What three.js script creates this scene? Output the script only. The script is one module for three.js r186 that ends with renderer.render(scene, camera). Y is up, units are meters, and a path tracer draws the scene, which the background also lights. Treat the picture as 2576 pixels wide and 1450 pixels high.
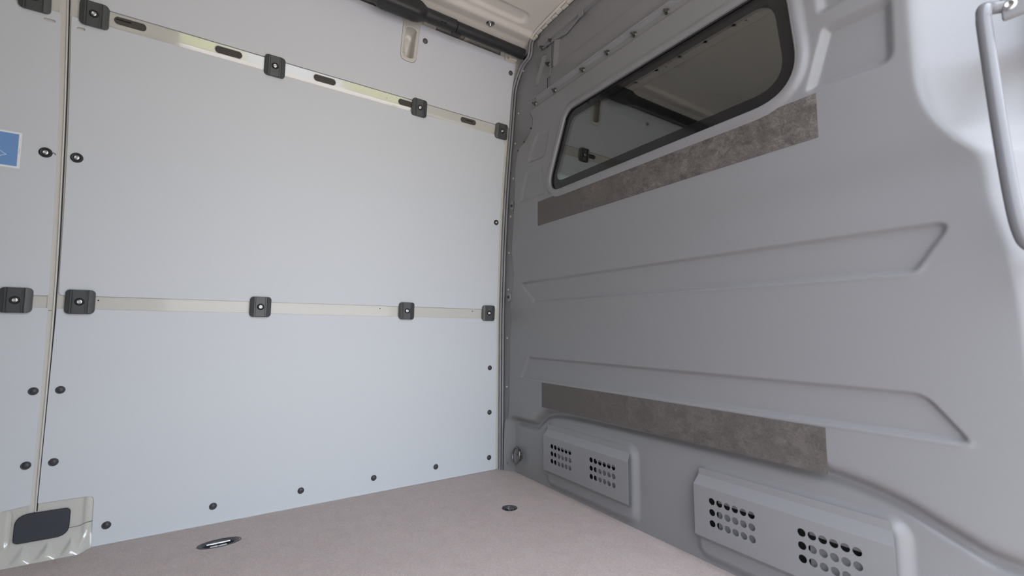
import * as THREE from 'three';
import { mergeGeometries, mergeVertices, toCreasedNormals } from 'three/addons/utils/BufferGeometryUtils.js';
import { TessellateModifier } from 'three/addons/modifiers/TessellateModifier.js';
import { RoundedBoxGeometry } from 'three/addons/geometries/RoundedBoxGeometry.js';

// ------------------------------------------------------------------ camera, sky, exposure
// x runs along the van towards the partition (x = 0), y up from the load floor, z from the side wall (z = 0) to the open sliding door
const scene = new THREE.Scene();
const camera = new THREE.PerspectiveCamera(64.9, 2576 / 1450, 0.02, 200);
camera.position.set(-1.1107, 0.62, 1.7887);
camera.up.set(-0.0542, 0.99564, 0.0759);
camera.lookAt(-1.1107 + 0.54684, 0.62 + 0.09319, 1.7887 - 0.83204);
camera.focus = 1.9; camera.userData.fStop = 3.2;
scene.add(camera);
{ // overcast sky: brighter towards the zenith, the same all round
  const w = 64, h = 128, d = new Float32Array(w * h * 4);
  for (let j = 0; j < h; j++) { const el = ((j + .5) / h - .5) * Math.PI, L = (1 + 2 * Math.max(0, Math.sin(el))) / 3; for (let i = 0; i < w; i++) d.set([.85 * L, .927 * L, 1.055 * L, 1], (j * w + i) * 4); }
  const t = new THREE.DataTexture(d, w, h, THREE.RGBAFormat, THREE.FloatType); t.mapping = THREE.EquirectangularReflectionMapping; t.colorSpace = THREE.LinearSRGBColorSpace; t.magFilter = THREE.LinearFilter; t.needsUpdate = true;
  scene.background = t;
}
scene.environment = null;
const renderer = new THREE.WebGLRenderer({ antialias: true });
renderer.toneMapping = THREE.LinearToneMapping;
renderer.toneMappingExposure = 8.0;
renderer.shadowMap.enabled = true;

// ------------------------------------------------------------------ helpers
const taken = new Map();
const numbered = (n) => { const k = taken.get(n) ?? 0; taken.set(n, k + 1); return k ? n + '_' + String(k).padStart(3, '0') : n; };
function mesh(name, geo, mat, parent) {
  const o = new THREE.Mesh(Array.isArray(geo) ? merged(geo) : geo, mat);
  o.name = parent && parent !== scene ? name : numbered(name);
  o.castShadow = o.receiveShadow = true;
  (parent ?? scene).add(o);
  return o;
}
function merged(list) {
  const keep = list.map((g) => {
    g = g.index ? g.toNonIndexed() : g.clone();
    for (const k of Object.keys(g.attributes)) if (!['position', 'normal', 'uv'].includes(k)) g.deleteAttribute(k);
    if (!g.attributes.normal) g.computeVertexNormals();
    if (!g.attributes.uv) g.setAttribute('uv', new THREE.BufferAttribute(new Float32Array(g.attributes.position.count * 2), 2));
    return g;
  });
  return mergeGeometries(keep);
}
function thing(name, label, category, pos = [0, 0, 0], group) {
  const o = new THREE.Group(); o.name = numbered(name); scene.add(o); o.position.set(...pos);
  o.userData = { label, category }; if (group) o.userData.group = group;
  return o;
}
const struct = (o) => { o.userData.kind = 'structure'; return o; };
function dup(root, pos, label, group) {
  const r = root.clone(); r.name = numbered(root.name.replace(/_\d{3}$/, '')); scene.add(r);
  r.position.set(...pos); r.userData = { ...root.userData, label }; if (group) r.userData.group = group;
  return r;
}
function rng(seed) { return () => { seed |= 0; seed = seed + 0x6D2B79F5 | 0; let t = Math.imul(seed ^ seed >>> 15, 1 | seed); t = t + Math.imul(t ^ t >>> 7, 61 | t) ^ t; return ((t ^ t >>> 14) >>> 0) / 4294967296; }; }
const clamp = (t, a = 0, b = 1) => Math.min(b, Math.max(a, t));
const sm = (a, b, t) => { t = clamp((t - a) / (b - a)); return t * t * (3 - 2 * t); };
function curve(xs, ys) {               // monotone cubic through points
  const n = xs.length, d = [], m = [];
  for (let i = 0; i < n - 1; i++) d.push((ys[i + 1] - ys[i]) / (xs[i + 1] - xs[i]));
  m.push(d[0]); for (let i = 1; i < n - 1; i++) m.push(d[i - 1] * d[i] <= 0 ? 0 : (d[i - 1] + d[i]) / 2); m.push(d[n - 2]);
  for (let i = 0; i < n - 1; i++) { if (d[i] === 0) { m[i] = m[i + 1] = 0; } else { const a = m[i] / d[i], b = m[i + 1] / d[i], s = a * a + b * b; if (s > 9) { const t = 3 / Math.sqrt(s); m[i] = t * a * d[i]; m[i + 1] = t * b * d[i]; } } }
  return (x) => {
    if (x <= xs[0]) return ys[0]; if (x >= xs[n - 1]) return ys[n - 1] + m[n - 1] * (x - xs[n - 1]);
    let i = 0; while (x > xs[i + 1]) i++;
    const h = xs[i + 1] - xs[i], t = (x - xs[i]) / h, t2 = t * t, t3 = t2 * t;
    return (2 * t3 - 3 * t2 + 1) * ys[i] + (t3 - 2 * t2 + t) * h * m[i] + (-2 * t3 + 3 * t2) * ys[i + 1] + (t3 - t2) * h * m[i + 1];
  };
}
const wz = curve([0, .65, .76, .963, 1.144, 1.272, 1.541, 1.724, 1.858, 2.0], [0, 0, .004, .013, .026, .038, .074, .1, .13, .165]);   // lean of the side wall
const wtilt = (y) => Math.atan2(wz(y + .01) - wz(y - .01), .02);
function roundPoly(pts, r, n = 6) {    // polygon with rounded corners; r a number or one per corner
  const out = [];
  pts.forEach((p, i) => {
    const a = pts[(i + pts.length - 1) % pts.length], b = pts[(i + 1) % pts.length], R = Array.isArray(r) ? r[i] : r;
    if (!R) { out.push(p); return; }
    const la = Math.hypot(a[0] - p[0], a[1] - p[1]), lb = Math.hypot(b[0] - p[0], b[1] - p[1]);
    const ua = [(a[0] - p[0]) / la, (a[1] - p[1]) / la], ub = [(b[0] - p[0]) / lb, (b[1] - p[1]) / lb];
    const half = Math.acos(clamp(ua[0] * ub[0] + ua[1] * ub[1], -1, 1)) / 2, t = Math.min(R / Math.tan(half), la * .49, lb * .49);
    const s = [p[0] + ua[0] * t, p[1] + ua[1] * t], e = [p[0] + ub[0] * t, p[1] + ub[1] * t];
    for (let k = 0; k <= n; k++) { const u = k / n, v = 1 - u; out.push([v * v * s[0] + 2 * u * v * p[0] + u * u * e[0], v * v * s[1] + 2 * u * v * p[1] + u * u * e[1]]); }
  });
  return out;
}
const stadium = (cx, cy, w, h, n = 10) => {
  const out = [], r = Math.min(w, h) / 2;
  for (let k = 0; k < 4 * n; k++) { const a = k / (4 * n) * Math.PI * 2, c = Math.cos(a), s = Math.sin(a); out.push([cx + c * r + Math.sign(c) * (w / 2 - r), cy + s * r + Math.sign(s) * (h / 2 - r)]); }
  return out;
};
const toShape = (pts, holes = []) => { const s = new THREE.Shape(pts.map((p) => new THREE.Vector2(...p))); for (const h of holes) s.holes.push(new THREE.Path(h.map((p) => new THREE.Vector2(...p)))); return s; };
const extrude = (pts, depth, bevel = 0, holes = [], segs = 2) => {
  const g = new THREE.ExtrudeGeometry(toShape(pts, holes), { depth: depth - 2 * bevel, bevelEnabled: bevel > 0, bevelThickness: bevel, bevelSize: bevel, bevelOffset: -bevel, bevelSegments: segs, curveSegments: 8 });
  g.translate(0, 0, bevel); return g;
};
function box(x0, x1, y0, y1, z0, z1) { const g = new THREE.BoxGeometry(x1 - x0, y1 - y0, z1 - z0); g.translate((x0 + x1) / 2, (y0 + y1) / 2, (z0 + z1) / 2); return g; }
function ribbon(points, side) {        // strip wall along a closed outline: side(p) gives the front and the back point
  const pos = [], idx = [];
  points.forEach((p) => { const [a, b] = side(p); pos.push(...a, ...b); });
  const n = points.length; for (let i = 0; i < n; i++) { const j = (i + 1) % n; idx.push(2 * i, 2 * i + 1, 2 * j, 2 * j, 2 * i + 1, 2 * j + 1); }
  const g = new THREE.BufferGeometry(); g.setAttribute('position', new THREE.Float32BufferAttribute(pos, 3)); g.setIndex(idx);
  const h = g.toNonIndexed(); h.computeVertexNormals(); return h;
}
function dense(pts, step) { const out = []; pts.forEach((p, i) => { const q = pts[(i + 1) % pts.length], n = Math.max(1, Math.ceil(Math.hypot(q[0] - p[0], q[1] - p[1]) / step)); for (let k = 0; k < n; k++) out.push([p[0] + (q[0] - p[0]) * k / n, p[1] + (q[1] - p[1]) * k / n]); }); return out; }
// a sheet that follows the lean of the side wall: front face at wz(y) + front, thickness t, with softened edges
function wallSheet(pts, holes, front, t, fall = () => 0, step = .05) {
  let g = new THREE.ShapeGeometry(toShape(pts, holes));
  g = new TessellateModifier(step, 8).modify(g);
  const p = g.attributes.position, nn = new Float32Array(p.count * 3), uv = new Float32Array(p.count * 2);
  for (let i = 0; i < p.count; i++) {
    const x = p.getX(i), y = p.getY(i); p.setZ(i, wz(y) + front + fall(y));
    const s = (wz(y + .004) + fall(y + .004) - wz(y - .004) - fall(y - .004)) / .008, l = Math.hypot(1, s);
    nn.set([0, -s / l, 1 / l], i * 3); uv.set([x, y], i * 2);
  }
  g = g.index ? g : g; g.setAttribute('normal', new THREE.BufferAttribute(nn, 3)); g.setAttribute('uv', new THREE.BufferAttribute(uv, 2));
  const rim = (o) => ribbon(dense(o, step), ([x, y]) => [[x, y, wz(y) + front + fall(y)], [x, y, wz(y) + front - t]]);
  return merged([g, rim(pts), ...holes.map(rim)]);
}
const lathe = (pts, seg = 24) => new THREE.LatheGeometry(pts.map((p) => new THREE.Vector2(...p)), seg).rotateX(Math.PI / 2);   // axis along +z
const tubeAlong = (pts, r, seg = 64, rs = 12, closed = false, tension) => new THREE.TubeGeometry(new THREE.CatmullRomCurve3(pts.map((p) => new THREE.Vector3(...p)), closed, 'catmullrom', tension ?? .5), seg, r, rs, closed);

// ------------------------------------------------------------------ textures
function tex(w, h, fn, srgb) {
  const d = new Uint8Array(w * h * 4);
  for (let y = 0; y < h; y++) for (let x = 0; x < w; x++) { const c = fn(x, y); const o = (y * w + x) * 4; if (typeof c === 'number') { d[o] = d[o + 1] = d[o + 2] = c; } else { d[o] = c[0]; d[o + 1] = c[1]; d[o + 2] = c[2]; } d[o + 3] = 255; }
  const t = new THREE.DataTexture(d, w, h); t.wrapS = t.wrapT = THREE.RepeatWrapping; t.magFilter = THREE.LinearFilter; t.minFilter = THREE.LinearMipmapLinearFilter; t.generateMipmaps = true;
  if (srgb) t.colorSpace = THREE.SRGBColorSpace; t.needsUpdate = true; return t;
}
function tileNoise(seed, n) {          // value noise that repeats after n cells
  const r = rng(seed), g = Float32Array.from({ length: n * n }, r);
  return (x, y) => { const xi = Math.floor(x), yi = Math.floor(y), fx = sm(0, 1, x - xi), fy = sm(0, 1, y - yi), a = (i, j) => g[((j % n + n) % n) * n + (i % n + n) % n]; return (a(xi, yi) * (1 - fx) + a(xi + 1, yi) * fx) * (1 - fy) + (a(xi, yi + 1) * (1 - fx) + a(xi + 1, yi + 1) * fx) * fy; };
}
const nA = tileNoise(3, 256), nB = tileNoise(5, 64), nC = tileNoise(9, 16), nD = tileNoise(12, 128);
// lining board: fine linen-like lines along the van
const linenBump = tex(512, 512, (x, y) => 128 + 70 * (nA(x / 8, y / 2) - .5) + 60 * (nA(x / 2, y / 2) - .5));
linenBump.repeat.set(8, 8);
// load floor: fine ribs across the van with grain
const floorBump = tex(512, 512, (x, y) => 118 + 40 * Math.sin((x + 5 * nB(x / 16, y / 16)) / 512 * Math.PI * 2 * 64) + 120 * (nA(x / 3, y / 2) - .5));
floorBump.repeat.set(4, 4);
const floorColor = tex(1024, 1024, (x, y) => { const g = 18 * (nA(x / 4, y / 4) - .5) + 10 * (nD(x / 8, y / 8) - .5) + 6 * (nC(x / 64, y / 64) - .5), w = 6 * (nB(x / 16, y / 16) - .5); return [184 + g + w, 170 + g, 165 + g]; }, true);
floorColor.repeat.set(2, 2);
// hook-tape strips: dark felt with paler scuffed swirls
function stripTexture(seed, amount) {
  const a = tileNoise(seed, 64), b = tileNoise(seed + 1, 256), c = tileNoise(seed + 2, 16), e = tileNoise(seed + 3, 512);
  return tex(2048, 256, (x, y) => {
    const wx = x / 2048 * 64 + 1.6 * b(x / 26, y / 26), wy = y / 256 * 6 + 1.6 * b(x / 26 + 90, y / 26 + 40);
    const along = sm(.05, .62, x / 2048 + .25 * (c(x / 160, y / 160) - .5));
    const swirl = Math.pow(clamp(1 - Math.abs(a(wx * 1.3 + wy, wy * 1.3 - wx * .4) - .5) * 5), 2);
    const blot = a(wx * .8, wy * .8) - .45, fine = b(x / 4, y / 4) - .5, speck = e(x / 2, y / 2) - .5;
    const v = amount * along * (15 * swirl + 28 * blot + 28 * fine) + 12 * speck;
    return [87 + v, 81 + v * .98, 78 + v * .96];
  }, true);
}

// ------------------------------------------------------------------ materials
const std = (o) => new THREE.MeshStandardMaterial(o), phys = (o) => new THREE.MeshPhysicalMaterial(o);
const rgb = (r, g, b) => new THREE.Color().setRGB(r, g, b);
const M = {
  board: std({ color: rgb(.62, .643, .672), roughness: .5, bumpMap: linenBump, bumpScale: .00012 }),
  cream: phys({ color: rgb(.60, .58, .535), roughness: .34, clearcoat: .7, clearcoatRoughness: .06 }),
  railPaint: phys({ color: rgb(.585, .575, .53), roughness: .1, ior: 1.8, clearcoat: 1, clearcoatRoughness: .04 }),
  creamDull: std({ color: rgb(.68, .64, .58), roughness: .5 }),
  grey: std({ color: rgb(.222, .219, .226), roughness: .34 }),
  greySatin: std({ color: rgb(.24, .24, .25), roughness: .3 }),
  floor: std({ map: floorColor, roughness: .62, bumpMap: floorBump, bumpScale: .0009 }),
  clip: std({ color: rgb(.075, .079, .08), roughness: .36 }),
  rubber: std({ color: rgb(.018, .018, .02), roughness: .5 }),
  plug: std({ color: rgb(.05, .05, .058), roughness: .4 }),
  plugWarm: std({ color: rgb(.1, .09, .09), roughness: .45 }),
  steel: std({ color: rgb(.62, .62, .62), metalness: 1, roughness: .28 }),
  darkSteel: std({ color: rgb(.22, .21, .2), metalness: 1, roughness: .3 }),
  alu: std({ color: rgb(.75, .75, .75), metalness: 1, roughness: .25 }),
  duct: std({ color: rgb(.022, .022, .023), roughness: .42 }),
  black: std({ color: rgb(.008, .008, .008), roughness: .8 }),
  darkBrown: std({ color: rgb(.075, .068, .062), roughness: .9 }),
  pad: std({ color: rgb(.04, .044, .055), roughness: .55 }),
  handle: std({ color: rgb(.15, .15, .16), roughness: .3 }),
  pillar: std({ color: rgb(.33, .33, .35), roughness: .4 }),
};

// ------------------------------------------------------------------ the van's shell
const boxMat = std({ color: rgb(.6, .58, .54), roughness: .5 });
// side wall: the painted body sheet behind the lining boards, leaning in towards the roof
{
  const section = (x0, x1, y0, y1, off) => {               // solid slab whose inner face follows the lean
    const pts = []; for (let y = y0; y < y1 - .004; y += .03) pts.push([wz(Math.max(0, y)) + off, y]); pts.push([wz(y1) + off, y1], [-.08, y1], [-.08, y0]);
    const e = new THREE.ExtrudeGeometry(toShape(pts), { depth: x1 - x0, bevelEnabled: false }); e.rotateY(-Math.PI / 2); e.translate(x1, 0, 0); return toCreasedNormals(e, .5);
  };
  const g = [section(-3.4, .06, -.02, 1.69, -.006), section(-3.4, -.545, 1.69, 1.842, -.006), section(-.469, .06, 1.69, 1.842, -.006), section(-.545, -.469, 1.69, 1.842, -.075), section(-.085, .06, 1.842, 1.885, -.006), section(-.62, -.545, 1.842, 1.885, -.012), section(-.469, -.4, 1.842, 1.885, -.012), section(-.545, -.469, 1.842, 1.885, .0),
    box(-3.4, .06, 1.842, 1.97, -.08, .02), box(-3.4, .06, 1.885, 1.97, .02, .11)];
  const w = struct(mesh('wall_left', g, M.cream));
  mesh('shade_liner', [box(-3.4, -.62, 1.843, 1.885, .02, .03), box(-.4, -.085, 1.843, 1.885, .02, .03), box(-3.4, -.62, 1.842, 1.846, .02, .118), box(-.4, -.085, 1.842, 1.846, .02, .118)], M.darkBrown, w);  // dark sheets added to the cavity behind the duct, shade put in as colour
}
// load floor with openings for the lashing points
const eyeA = [-1.0625, .166], eyeB = [-.208, .405];
const ell = (c, a, b, turn, n = 40) => Array.from({ length: n }, (_, k) => { const t = k / n * Math.PI * 2, x = a * Math.cos(t), z = b * Math.sin(t); return [c[0] + x * Math.cos(turn) - z * Math.sin(turn), c[1] + x * Math.sin(turn) + z * Math.cos(turn)]; });
{
  const out = [[-3.4, .0], [-1.37, .0], [-.004, .0], [-.004, .012], [.014, .03], [.05, .082], [.05, 1.74], [-3.4, 1.74]];
  const g = new THREE.ExtrudeGeometry(toShape(out, [ell(eyeA, .0515, .027, 0), ell(eyeB, .0265, .026, 0)]), { depth: .03, bevelEnabled: false });
  g.rotateX(Math.PI / 2);                                  // (x, z) plan, top face at y = 0
  const f = struct(mesh('floor', g, M.floor));
}
struct(mesh('wall_back', box(-3.46, -3.4, -.05, 1.98, -.05, 1.9), boxMat));
// sliding-door side: sill, header and the wall behind the opening
{
  const o = struct(mesh('wall_right', [box(-3.4, -1.37, -.02, 1.95, 1.76, 1.84), box(-1.37, .14, 1.76, 1.95, 1.76, 1.84), box(.14, .4, -.02, 1.95, 1.76, 1.84)], boxMat));
}
// roof skin: cove above the duct, a flat strip, then the pressed roof panel with long beads
const roofBase = curve([.1, .15, .175, .212, .218, .252, .258, .276, .5, .9, 1.35, 1.65, 1.8], [1.885, 1.886, 1.889, 1.9025, 1.9045, 1.9065, 1.909, 1.921, 1.936, 1.95, 1.95, 1.93, 1.92]);
{
  const pos = [], idx = [], xs = [], zs = [];
  for (let x = -3.42; x < -.72; x += .045) xs.push(x); for (let x = -.72; x <= .0301; x += .0075) xs.push(x);
  for (let z = .1; z < .62; z += .004) zs.push(z); for (let z = .62; z <= 1.82; z += .02) zs.push(z);
  const bead = (x, z, c, w) => { const e = Math.hypot(Math.max(0, x + .1, -.44 - x), z - c); return .009 * (1 - sm(w * .55, w, e)); };
  for (const x of xs) for (const z of zs) {
    let y = roofBase(z);
    for (const c of [.318, .47, .64, .82, 1.0, 1.18, 1.36]) y += bead(x, z, c, .034);
    pos.push(x, y, z);
  }
  const n = zs.length;
  for (let i = 0; i < xs.length - 1; i++) for (let j = 0; j < n - 1; j++) { const a = i * n + j; idx.push(a, a + n, a + 1, a + 1, a + n, a + n + 1); }
  const g = new THREE.BufferGeometry(); g.setAttribute('position', new THREE.Float32BufferAttribute(pos, 3)); g.setIndex(idx); g.computeVertexNormals();
  const c = struct(mesh('ceiling', [g, box(-3.44, .06, 1.975, 2.0, -.06, 1.88)], M.creamDull));
  // spot-weld flange with stepped pads where the roof meets the partition
  const fl = []; for (let k = 0; k < 16; k++) { const z = .27 + k * .034, y = roofBase(z) - .012; fl.push(new RoundedBoxGeometry(.012, .016, .031, 2, .002).translate(.004 - (k % 2) * .002, y, z)); }
  fl.push(tubeAlong([[-.006, 1.905, .255], [-.006, 1.917, .3], [-.006, 1.932, .5], [-.006, 1.945, .9], [-.006, 1.945, 1.3], [-.006, 1.93, 1.6]], .006, 40, 8));
  mesh('flange', fl, M.creamDull, c);
  // bolt with washer in the flat strip
  const b = mesh('bolt', [lathe([[0, 0], [.018, 0], [.018, .0012], [.007, .0022], [.006, .007], [.0035, .007], [.0035, .014], [0, .014]], 16)], M.steel, c);
  b.rotation.x = Math.PI / 2; b.position.set(-.205, 1.9055, .238);
}
// roof bow across the van, with holes, seen in the mirror image of the window
{
  const o = struct(mesh('beam_1', (() => {
    const holes = []; for (let k = 0; k < 9; k++) { holes.push(stadium(.3 + k * .13, 0, .018, .018)); if (k % 3 === 1) holes.push(stadium(.345 + k * .13, .012, .011, .011)); }
    const strip = extrude([[.19, -.05], [1.7, -.05], [1.7, .05], [.19, .05]], .002, 0, holes); strip.rotateX(Math.PI / 2); strip.rotateY(-Math.PI / 2);   // shape x -> z
    strip.translate(-.6, 1.876, 0);
    return [strip, box(-.655, -.651, 1.872, 1.94, .19, 1.7), box(-.549, -.545, 1.872, 1.94, .19, 1.7)];
  })(), M.creamDull));
}
// cab beyond the partition window
struct(mesh('wall_cab', [box(.05, 1.9, 1.9, 1.95, -.1, 1.9), box(.05, 1.9, -.3, -.25, -.1, 1.9), box(1.85, 1.9, -.3, 1.9, -.1, 1.9),
  box(.06, .34, -.3, 1.9, -.08, -.02), box(.34, 1.0, -.3, .95, -.08, -.02), box(.34, 1.0, 1.47, 1.9, -.08, -.02), box(1.0, 1.9, -.3, 1.9, -.08, -.02), box(.3, 1.9, -.3, 1.9, 1.86, 1.9)], std({ color: rgb(.07, .07, .07), roughness: .8 })));

struct(mesh('window_2', box(.34, 1.0, .95, 1.47, -.052, -.05), phys({ color: rgb(.16, .18, .16), roughness: .05, transmission: 1, thickness: 0 })));

// ------------------------------------------------------------------ lining boards
const lip = (x0, x1, y0, y1, r = .006) => roundPoly([[x0, y0], [x1, y0], [x1, y1], [x0, y1]], r, 4);
function board(label, pts, holes = []) {
  const t = thing('wall_panel', label, 'wall panel', [0, 0, 0]);
  mesh('board', wallSheet(pts, holes, 0, .0055), M.board, t);
  return t;
}
const lowerFoot = [[-1.4845, .1435], [-1.4845, .677], [-.02, .672], [-.02, .001], [-1.367, .001], [-1.369, .1437]];
const P = {
  lower: board('large pale lining board below the lower rail, reaching from the pillar to the grey partition', roundPoly(lowerFoot.slice().reverse(), [.016, 0, .003, .003, .003, .003], 6)),
  mid: board('large pale lining board between the two rails, right of the cream pillar', roundPoly([[-1.482, .716], [-.02, .716], [-.02, 1.514], [-1.498, 1.514], [-1.491, 1.223], [-1.487, 1.016], [-1.484, .776]], [.009, .005, .005, .003, 0, 0, 0], 4), [stadium(-1.4765, 1.4865, .018, .0075)]),
  upper: board('pale lining board above the slotted rail, with a rounded notch in its top edge', roundPoly([[-1.478, 1.561], [-.004, 1.561], [-.004, 1.858], [-.062, 1.858], [-.066, 1.861], [-.471, 1.861], [-.4735, 1.7045], [-.5425, 1.7045], [-.5415, 1.861], [-1.478, 1.861]], [.003, .003, .003, 0, 0, .002, .028, .028, .002, .003], 8)),
  rearMid: board('pale lining board left of the pillar that carries the blue sticker', roundPoly([[-3.39, .7135], [-1.5025, .7135], [-1.504, .774], [-1.508, 1.013], [-1.512, 1.218], [-1.521, 1.515], [-3.39, 1.515]], [.005, .006, 0, 0, 0, .004, .005], 4), [stadium(-1.5415, 1.487, .024, .0075)]),
  rearLower: board('pale lining board left of the pillar, below the lower rail', roundPoly([[-3.39, .001], [-1.562, .001], [-1.56, .1355], [-1.4985, .1415], [-1.5, .56], [-1.5025, .6785], [-3.39, .6785]], [.003, .002, .016, .004, 0, .003, .003])),
  rearUpper: board('pale lining board left of the pillar, above the slotted rail', lip(-3.39, -1.515, 1.561, 1.861, .003)),
};
// push-in plugs, screws with washers: parts of the board that they hold
const plugGeo = merged([lathe([[0, .0052], [.0035, .005], [.0062, .004], [.0072, .0026], [.0078, .0022], [.0088, .003], [.0102, .0024], [.0108, .001], [.0108, 0]], 28)]);
function onWall(o, x, y, off = 0) { o.position.set(x, y, wz(y) + off); o.rotation.x = wtilt(y); return o; }
for (const [x, y] of [[-1.461, .448], [-1.461, .25], [-1.337, .054], [-1.079, .055], [-.821, .056], [-.565, .056], [-.309, .057], [-.054, .057], [-.054, .254], [-.054, .451]]) onWall(mesh('plug', plugGeo, M.plug, P.lower), x, y);
for (const [x, y] of [[-1.515, .448], [-1.515, .249], [-1.9, .448], [-1.9, .249]]) onWall(mesh('plug', plugGeo, M.plug, P.rearLower), x, y);
for (const [x, y] of [[-.444, 1.805], [-.024, 1.805], [-.9, 1.805], [-1.3, 1.805]]) onWall(mesh('plug', plugGeo, M.plugWarm, P.upper), x, y);
const washerGeo = lathe([[.0045, .004], [.0068, .0042], [.0075, .0032], [.0085, .0032], [.0105, .0048], [.0128, .0042], [.0142, .002], [.0142, 0]], 30);
const screwGeo = lathe([[0, .0030], [.0014, .0030], [.0017, .0046], [.0027, .0050], [.0030, .0043], [.0034, .0043], [.0037, .0050], [.0050, .0049], [.0053, .0044], [.0057, .0046], [.0064, .0040], [.0066, .0028]], 28);
function screw(panel, x, y, s = 1) { const w = onWall(mesh('washer', washerGeo, M.rubber, panel), x, y); const k = mesh('screw', screwGeo, M.steel, w); w.scale.setScalar(s); return w; }
screw(P.rearMid, -1.533, 1.117); screw(P.mid, -1.468, 1.116); screw(P.mid, -.04, 1.118, .85);
{ const r = onWall(mesh('rivet', lathe([[0, .003], [.004, .002], [.006, 0]], 14), M.cream, P.mid), -.028, 1.489); }
{ // torn rubber tail on the washer by the sticker
  const w = P.rearMid.children.find((c) => c.name === 'washer');
  mesh('rubber_tail', tubeAlong([[.0125, -.001, .002], [.016, .002, .003], [.0195, .001, .003], [.0205, -.003, .002]], .0008, 16, 6), M.rubber, w);
}

// ------------------------------------------------------------------ cream pillar, rails and seams of the body sheet
const seamX = curve([.12, .193, .54, .573, .719, .776, 1.016, 1.223, 1.527, 1.87], [-1.4853, -1.4853, -1.486, -1.4862, -1.4878, -1.4882, -1.493, -1.497, -1.5035, -1.512]);
const pillarLeft = curve([.12, .196, .54, .573, .718, .774, 1.013, 1.218, 1.518, 1.87], [-1.4985, -1.4985, -1.5, -1.5, -1.503, -1.504, -1.508, -1.512, -1.521, -1.532]);
const pillarY = Array.from({ length: 30 }, (_, k) => .122 + k * 1.74 / 29);
const pillar = struct(mesh('trim_1', [wallSheet([...pillarY.map((y) => [seamX(y) - .002, y]), ...pillarY.slice().reverse().map((y) => [pillarLeft(y) - .003, y])], [], -.0025, .006, () => 0, .04),
  tubeAlong(pillarY.map((y) => [seamX(y) - .0034, y, wz(y) - .0012 - .002 * sm(.15, .122, y)]), .0024, 90, 10)], M.cream));
mesh('seam', tubeAlong(pillarY.map((y) => [seamX(y), y, wz(y) - .0042]), .0013, 90, 8), M.rubber, pillar);
mesh('joint', wallSheet([[-1.502, .6705], [-1.489, .6705], [-1.489, .672], [-1.502, .672]], [], -.0022, .001), M.darkBrown, pillar);
// slotted upper rail
const slotX = [-1.369, -1.116, -.814, -.496, -.216, -1.72, -2.0];
const railFall = (y) => .085 * (y - 1.5575) - .0022 * Math.pow(clamp((1.530 - y) / .016), 2);
const rail = struct(mesh('trim_2', (() => {
  const holes = slotX.map((x) => stadium(x, 1.541, .077, .0225, 8)); holes.push(stadium(-.582, 1.54, .004, .004, 3), stadium(-.131, 1.54, .004, .004, 3));
  const a = wallSheet([[-1.5, 1.513], [-.012, 1.513], [-.012, 1.5575], [-1.5005, 1.5575]], holes.filter((h) => h[0][0] > -1.5), -.001, .005, railFall, .03), a2 = wallSheet([[-3.39, 1.513], [-1.5225, 1.513], [-1.5245, 1.5575], [-3.39, 1.5575]], holes.filter((h) => h[0][0] < -1.5), -.001, .005, railFall, .03);
  const rims = slotX.map((x) => tubeAlong(stadium(x, 1.541, .0785, .024, 8).map(([u, v]) => [u, v, wz(v) + railFall(v) - .0016]), .0013, 64, 8, true));
  return [a, a2, ...rims];
})(), M.railPaint));
for (const x of slotX) { const b = mesh('slot_backing', wallSheet(stadium(x, 1.541, .082, .028), [], -.0047, .0008), M.darkBrown, rail); }
{ for (const [x, w] of [[-1.385, .02], [-.21, .018]]) mesh('slot_void', wallSheet(stadium(x, 1.5445, w * 1.8, .004), [], -.0044, .0002), M.black, rail); }
for (const [x, y] of [[-1.398, .704], [-.56, .705], [-.144, .705]]) { const h = mesh('screw_hole', new THREE.CylinderGeometry(.0021, .0021, .0012, 12).rotateX(Math.PI / 2), M.black, pillar); h.position.set(x, y, wz(y) - .0058); }
// pressed pocket in the notch of the upper board
{
  const o = struct(mesh('trim_3', (() => {
    const hole = roundPoly([[-.5325, 1.718], [-.4865, 1.718], [-.4825, 1.838], [-.5275, 1.838]], [.022, .016, .019, .019], 8);
    const plate = wallSheet(roundPoly([[-.5405, 1.862], [-.5415, 1.706], [-.4745, 1.706], [-.472, 1.862]].reverse(), [0, .027, .027, 0], 8), [hole], .0012, .006, () => 0, .02);
    const n = hole.length, pos = [], idx = [], prof = [[1, 0], [.98, .006], [.95, .026], [.89, .042], [.72, .05], [.35, .052]], cx = -.507, cy = 1.778;
    for (const [k, d] of prof) for (const [x, y] of hole) pos.push(cx + (x - cx) * k, cy + (y - cy) * (1 - (1 - k) * .55), wz(y) + .0006 - d);
    const rows = prof.length - 1;
    for (let r = 0; r < rows; r++) for (let i = 0; i < n; i++) { const j = (i + 1) % n, a = r * n + i, b = r * n + j; idx.push(a, b, a + n, b, b + n, a + n); }
    const c = pos.length / 3; pos.push(cx, cy, wz(cy) - .0515); for (let i = 0; i < n; i++) idx.push(rows * n + i, rows * n + (i + 1) % n, c);
    const g = new THREE.BufferGeometry(); g.setAttribute('position', new THREE.Float32BufferAttribute(pos, 3)); g.setIndex(idx); g.computeVertexNormals();
    const rim = tubeAlong(hole.map(([x, y]) => [x, y, wz(y) + .0004]), .0022, 80, 8, true);
    return [plate, g, rim];
  })(), M.cream));
  // the board has no hole behind the pocket: the notch is open, so the body sheet is set back here by its own thickness
}

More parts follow.
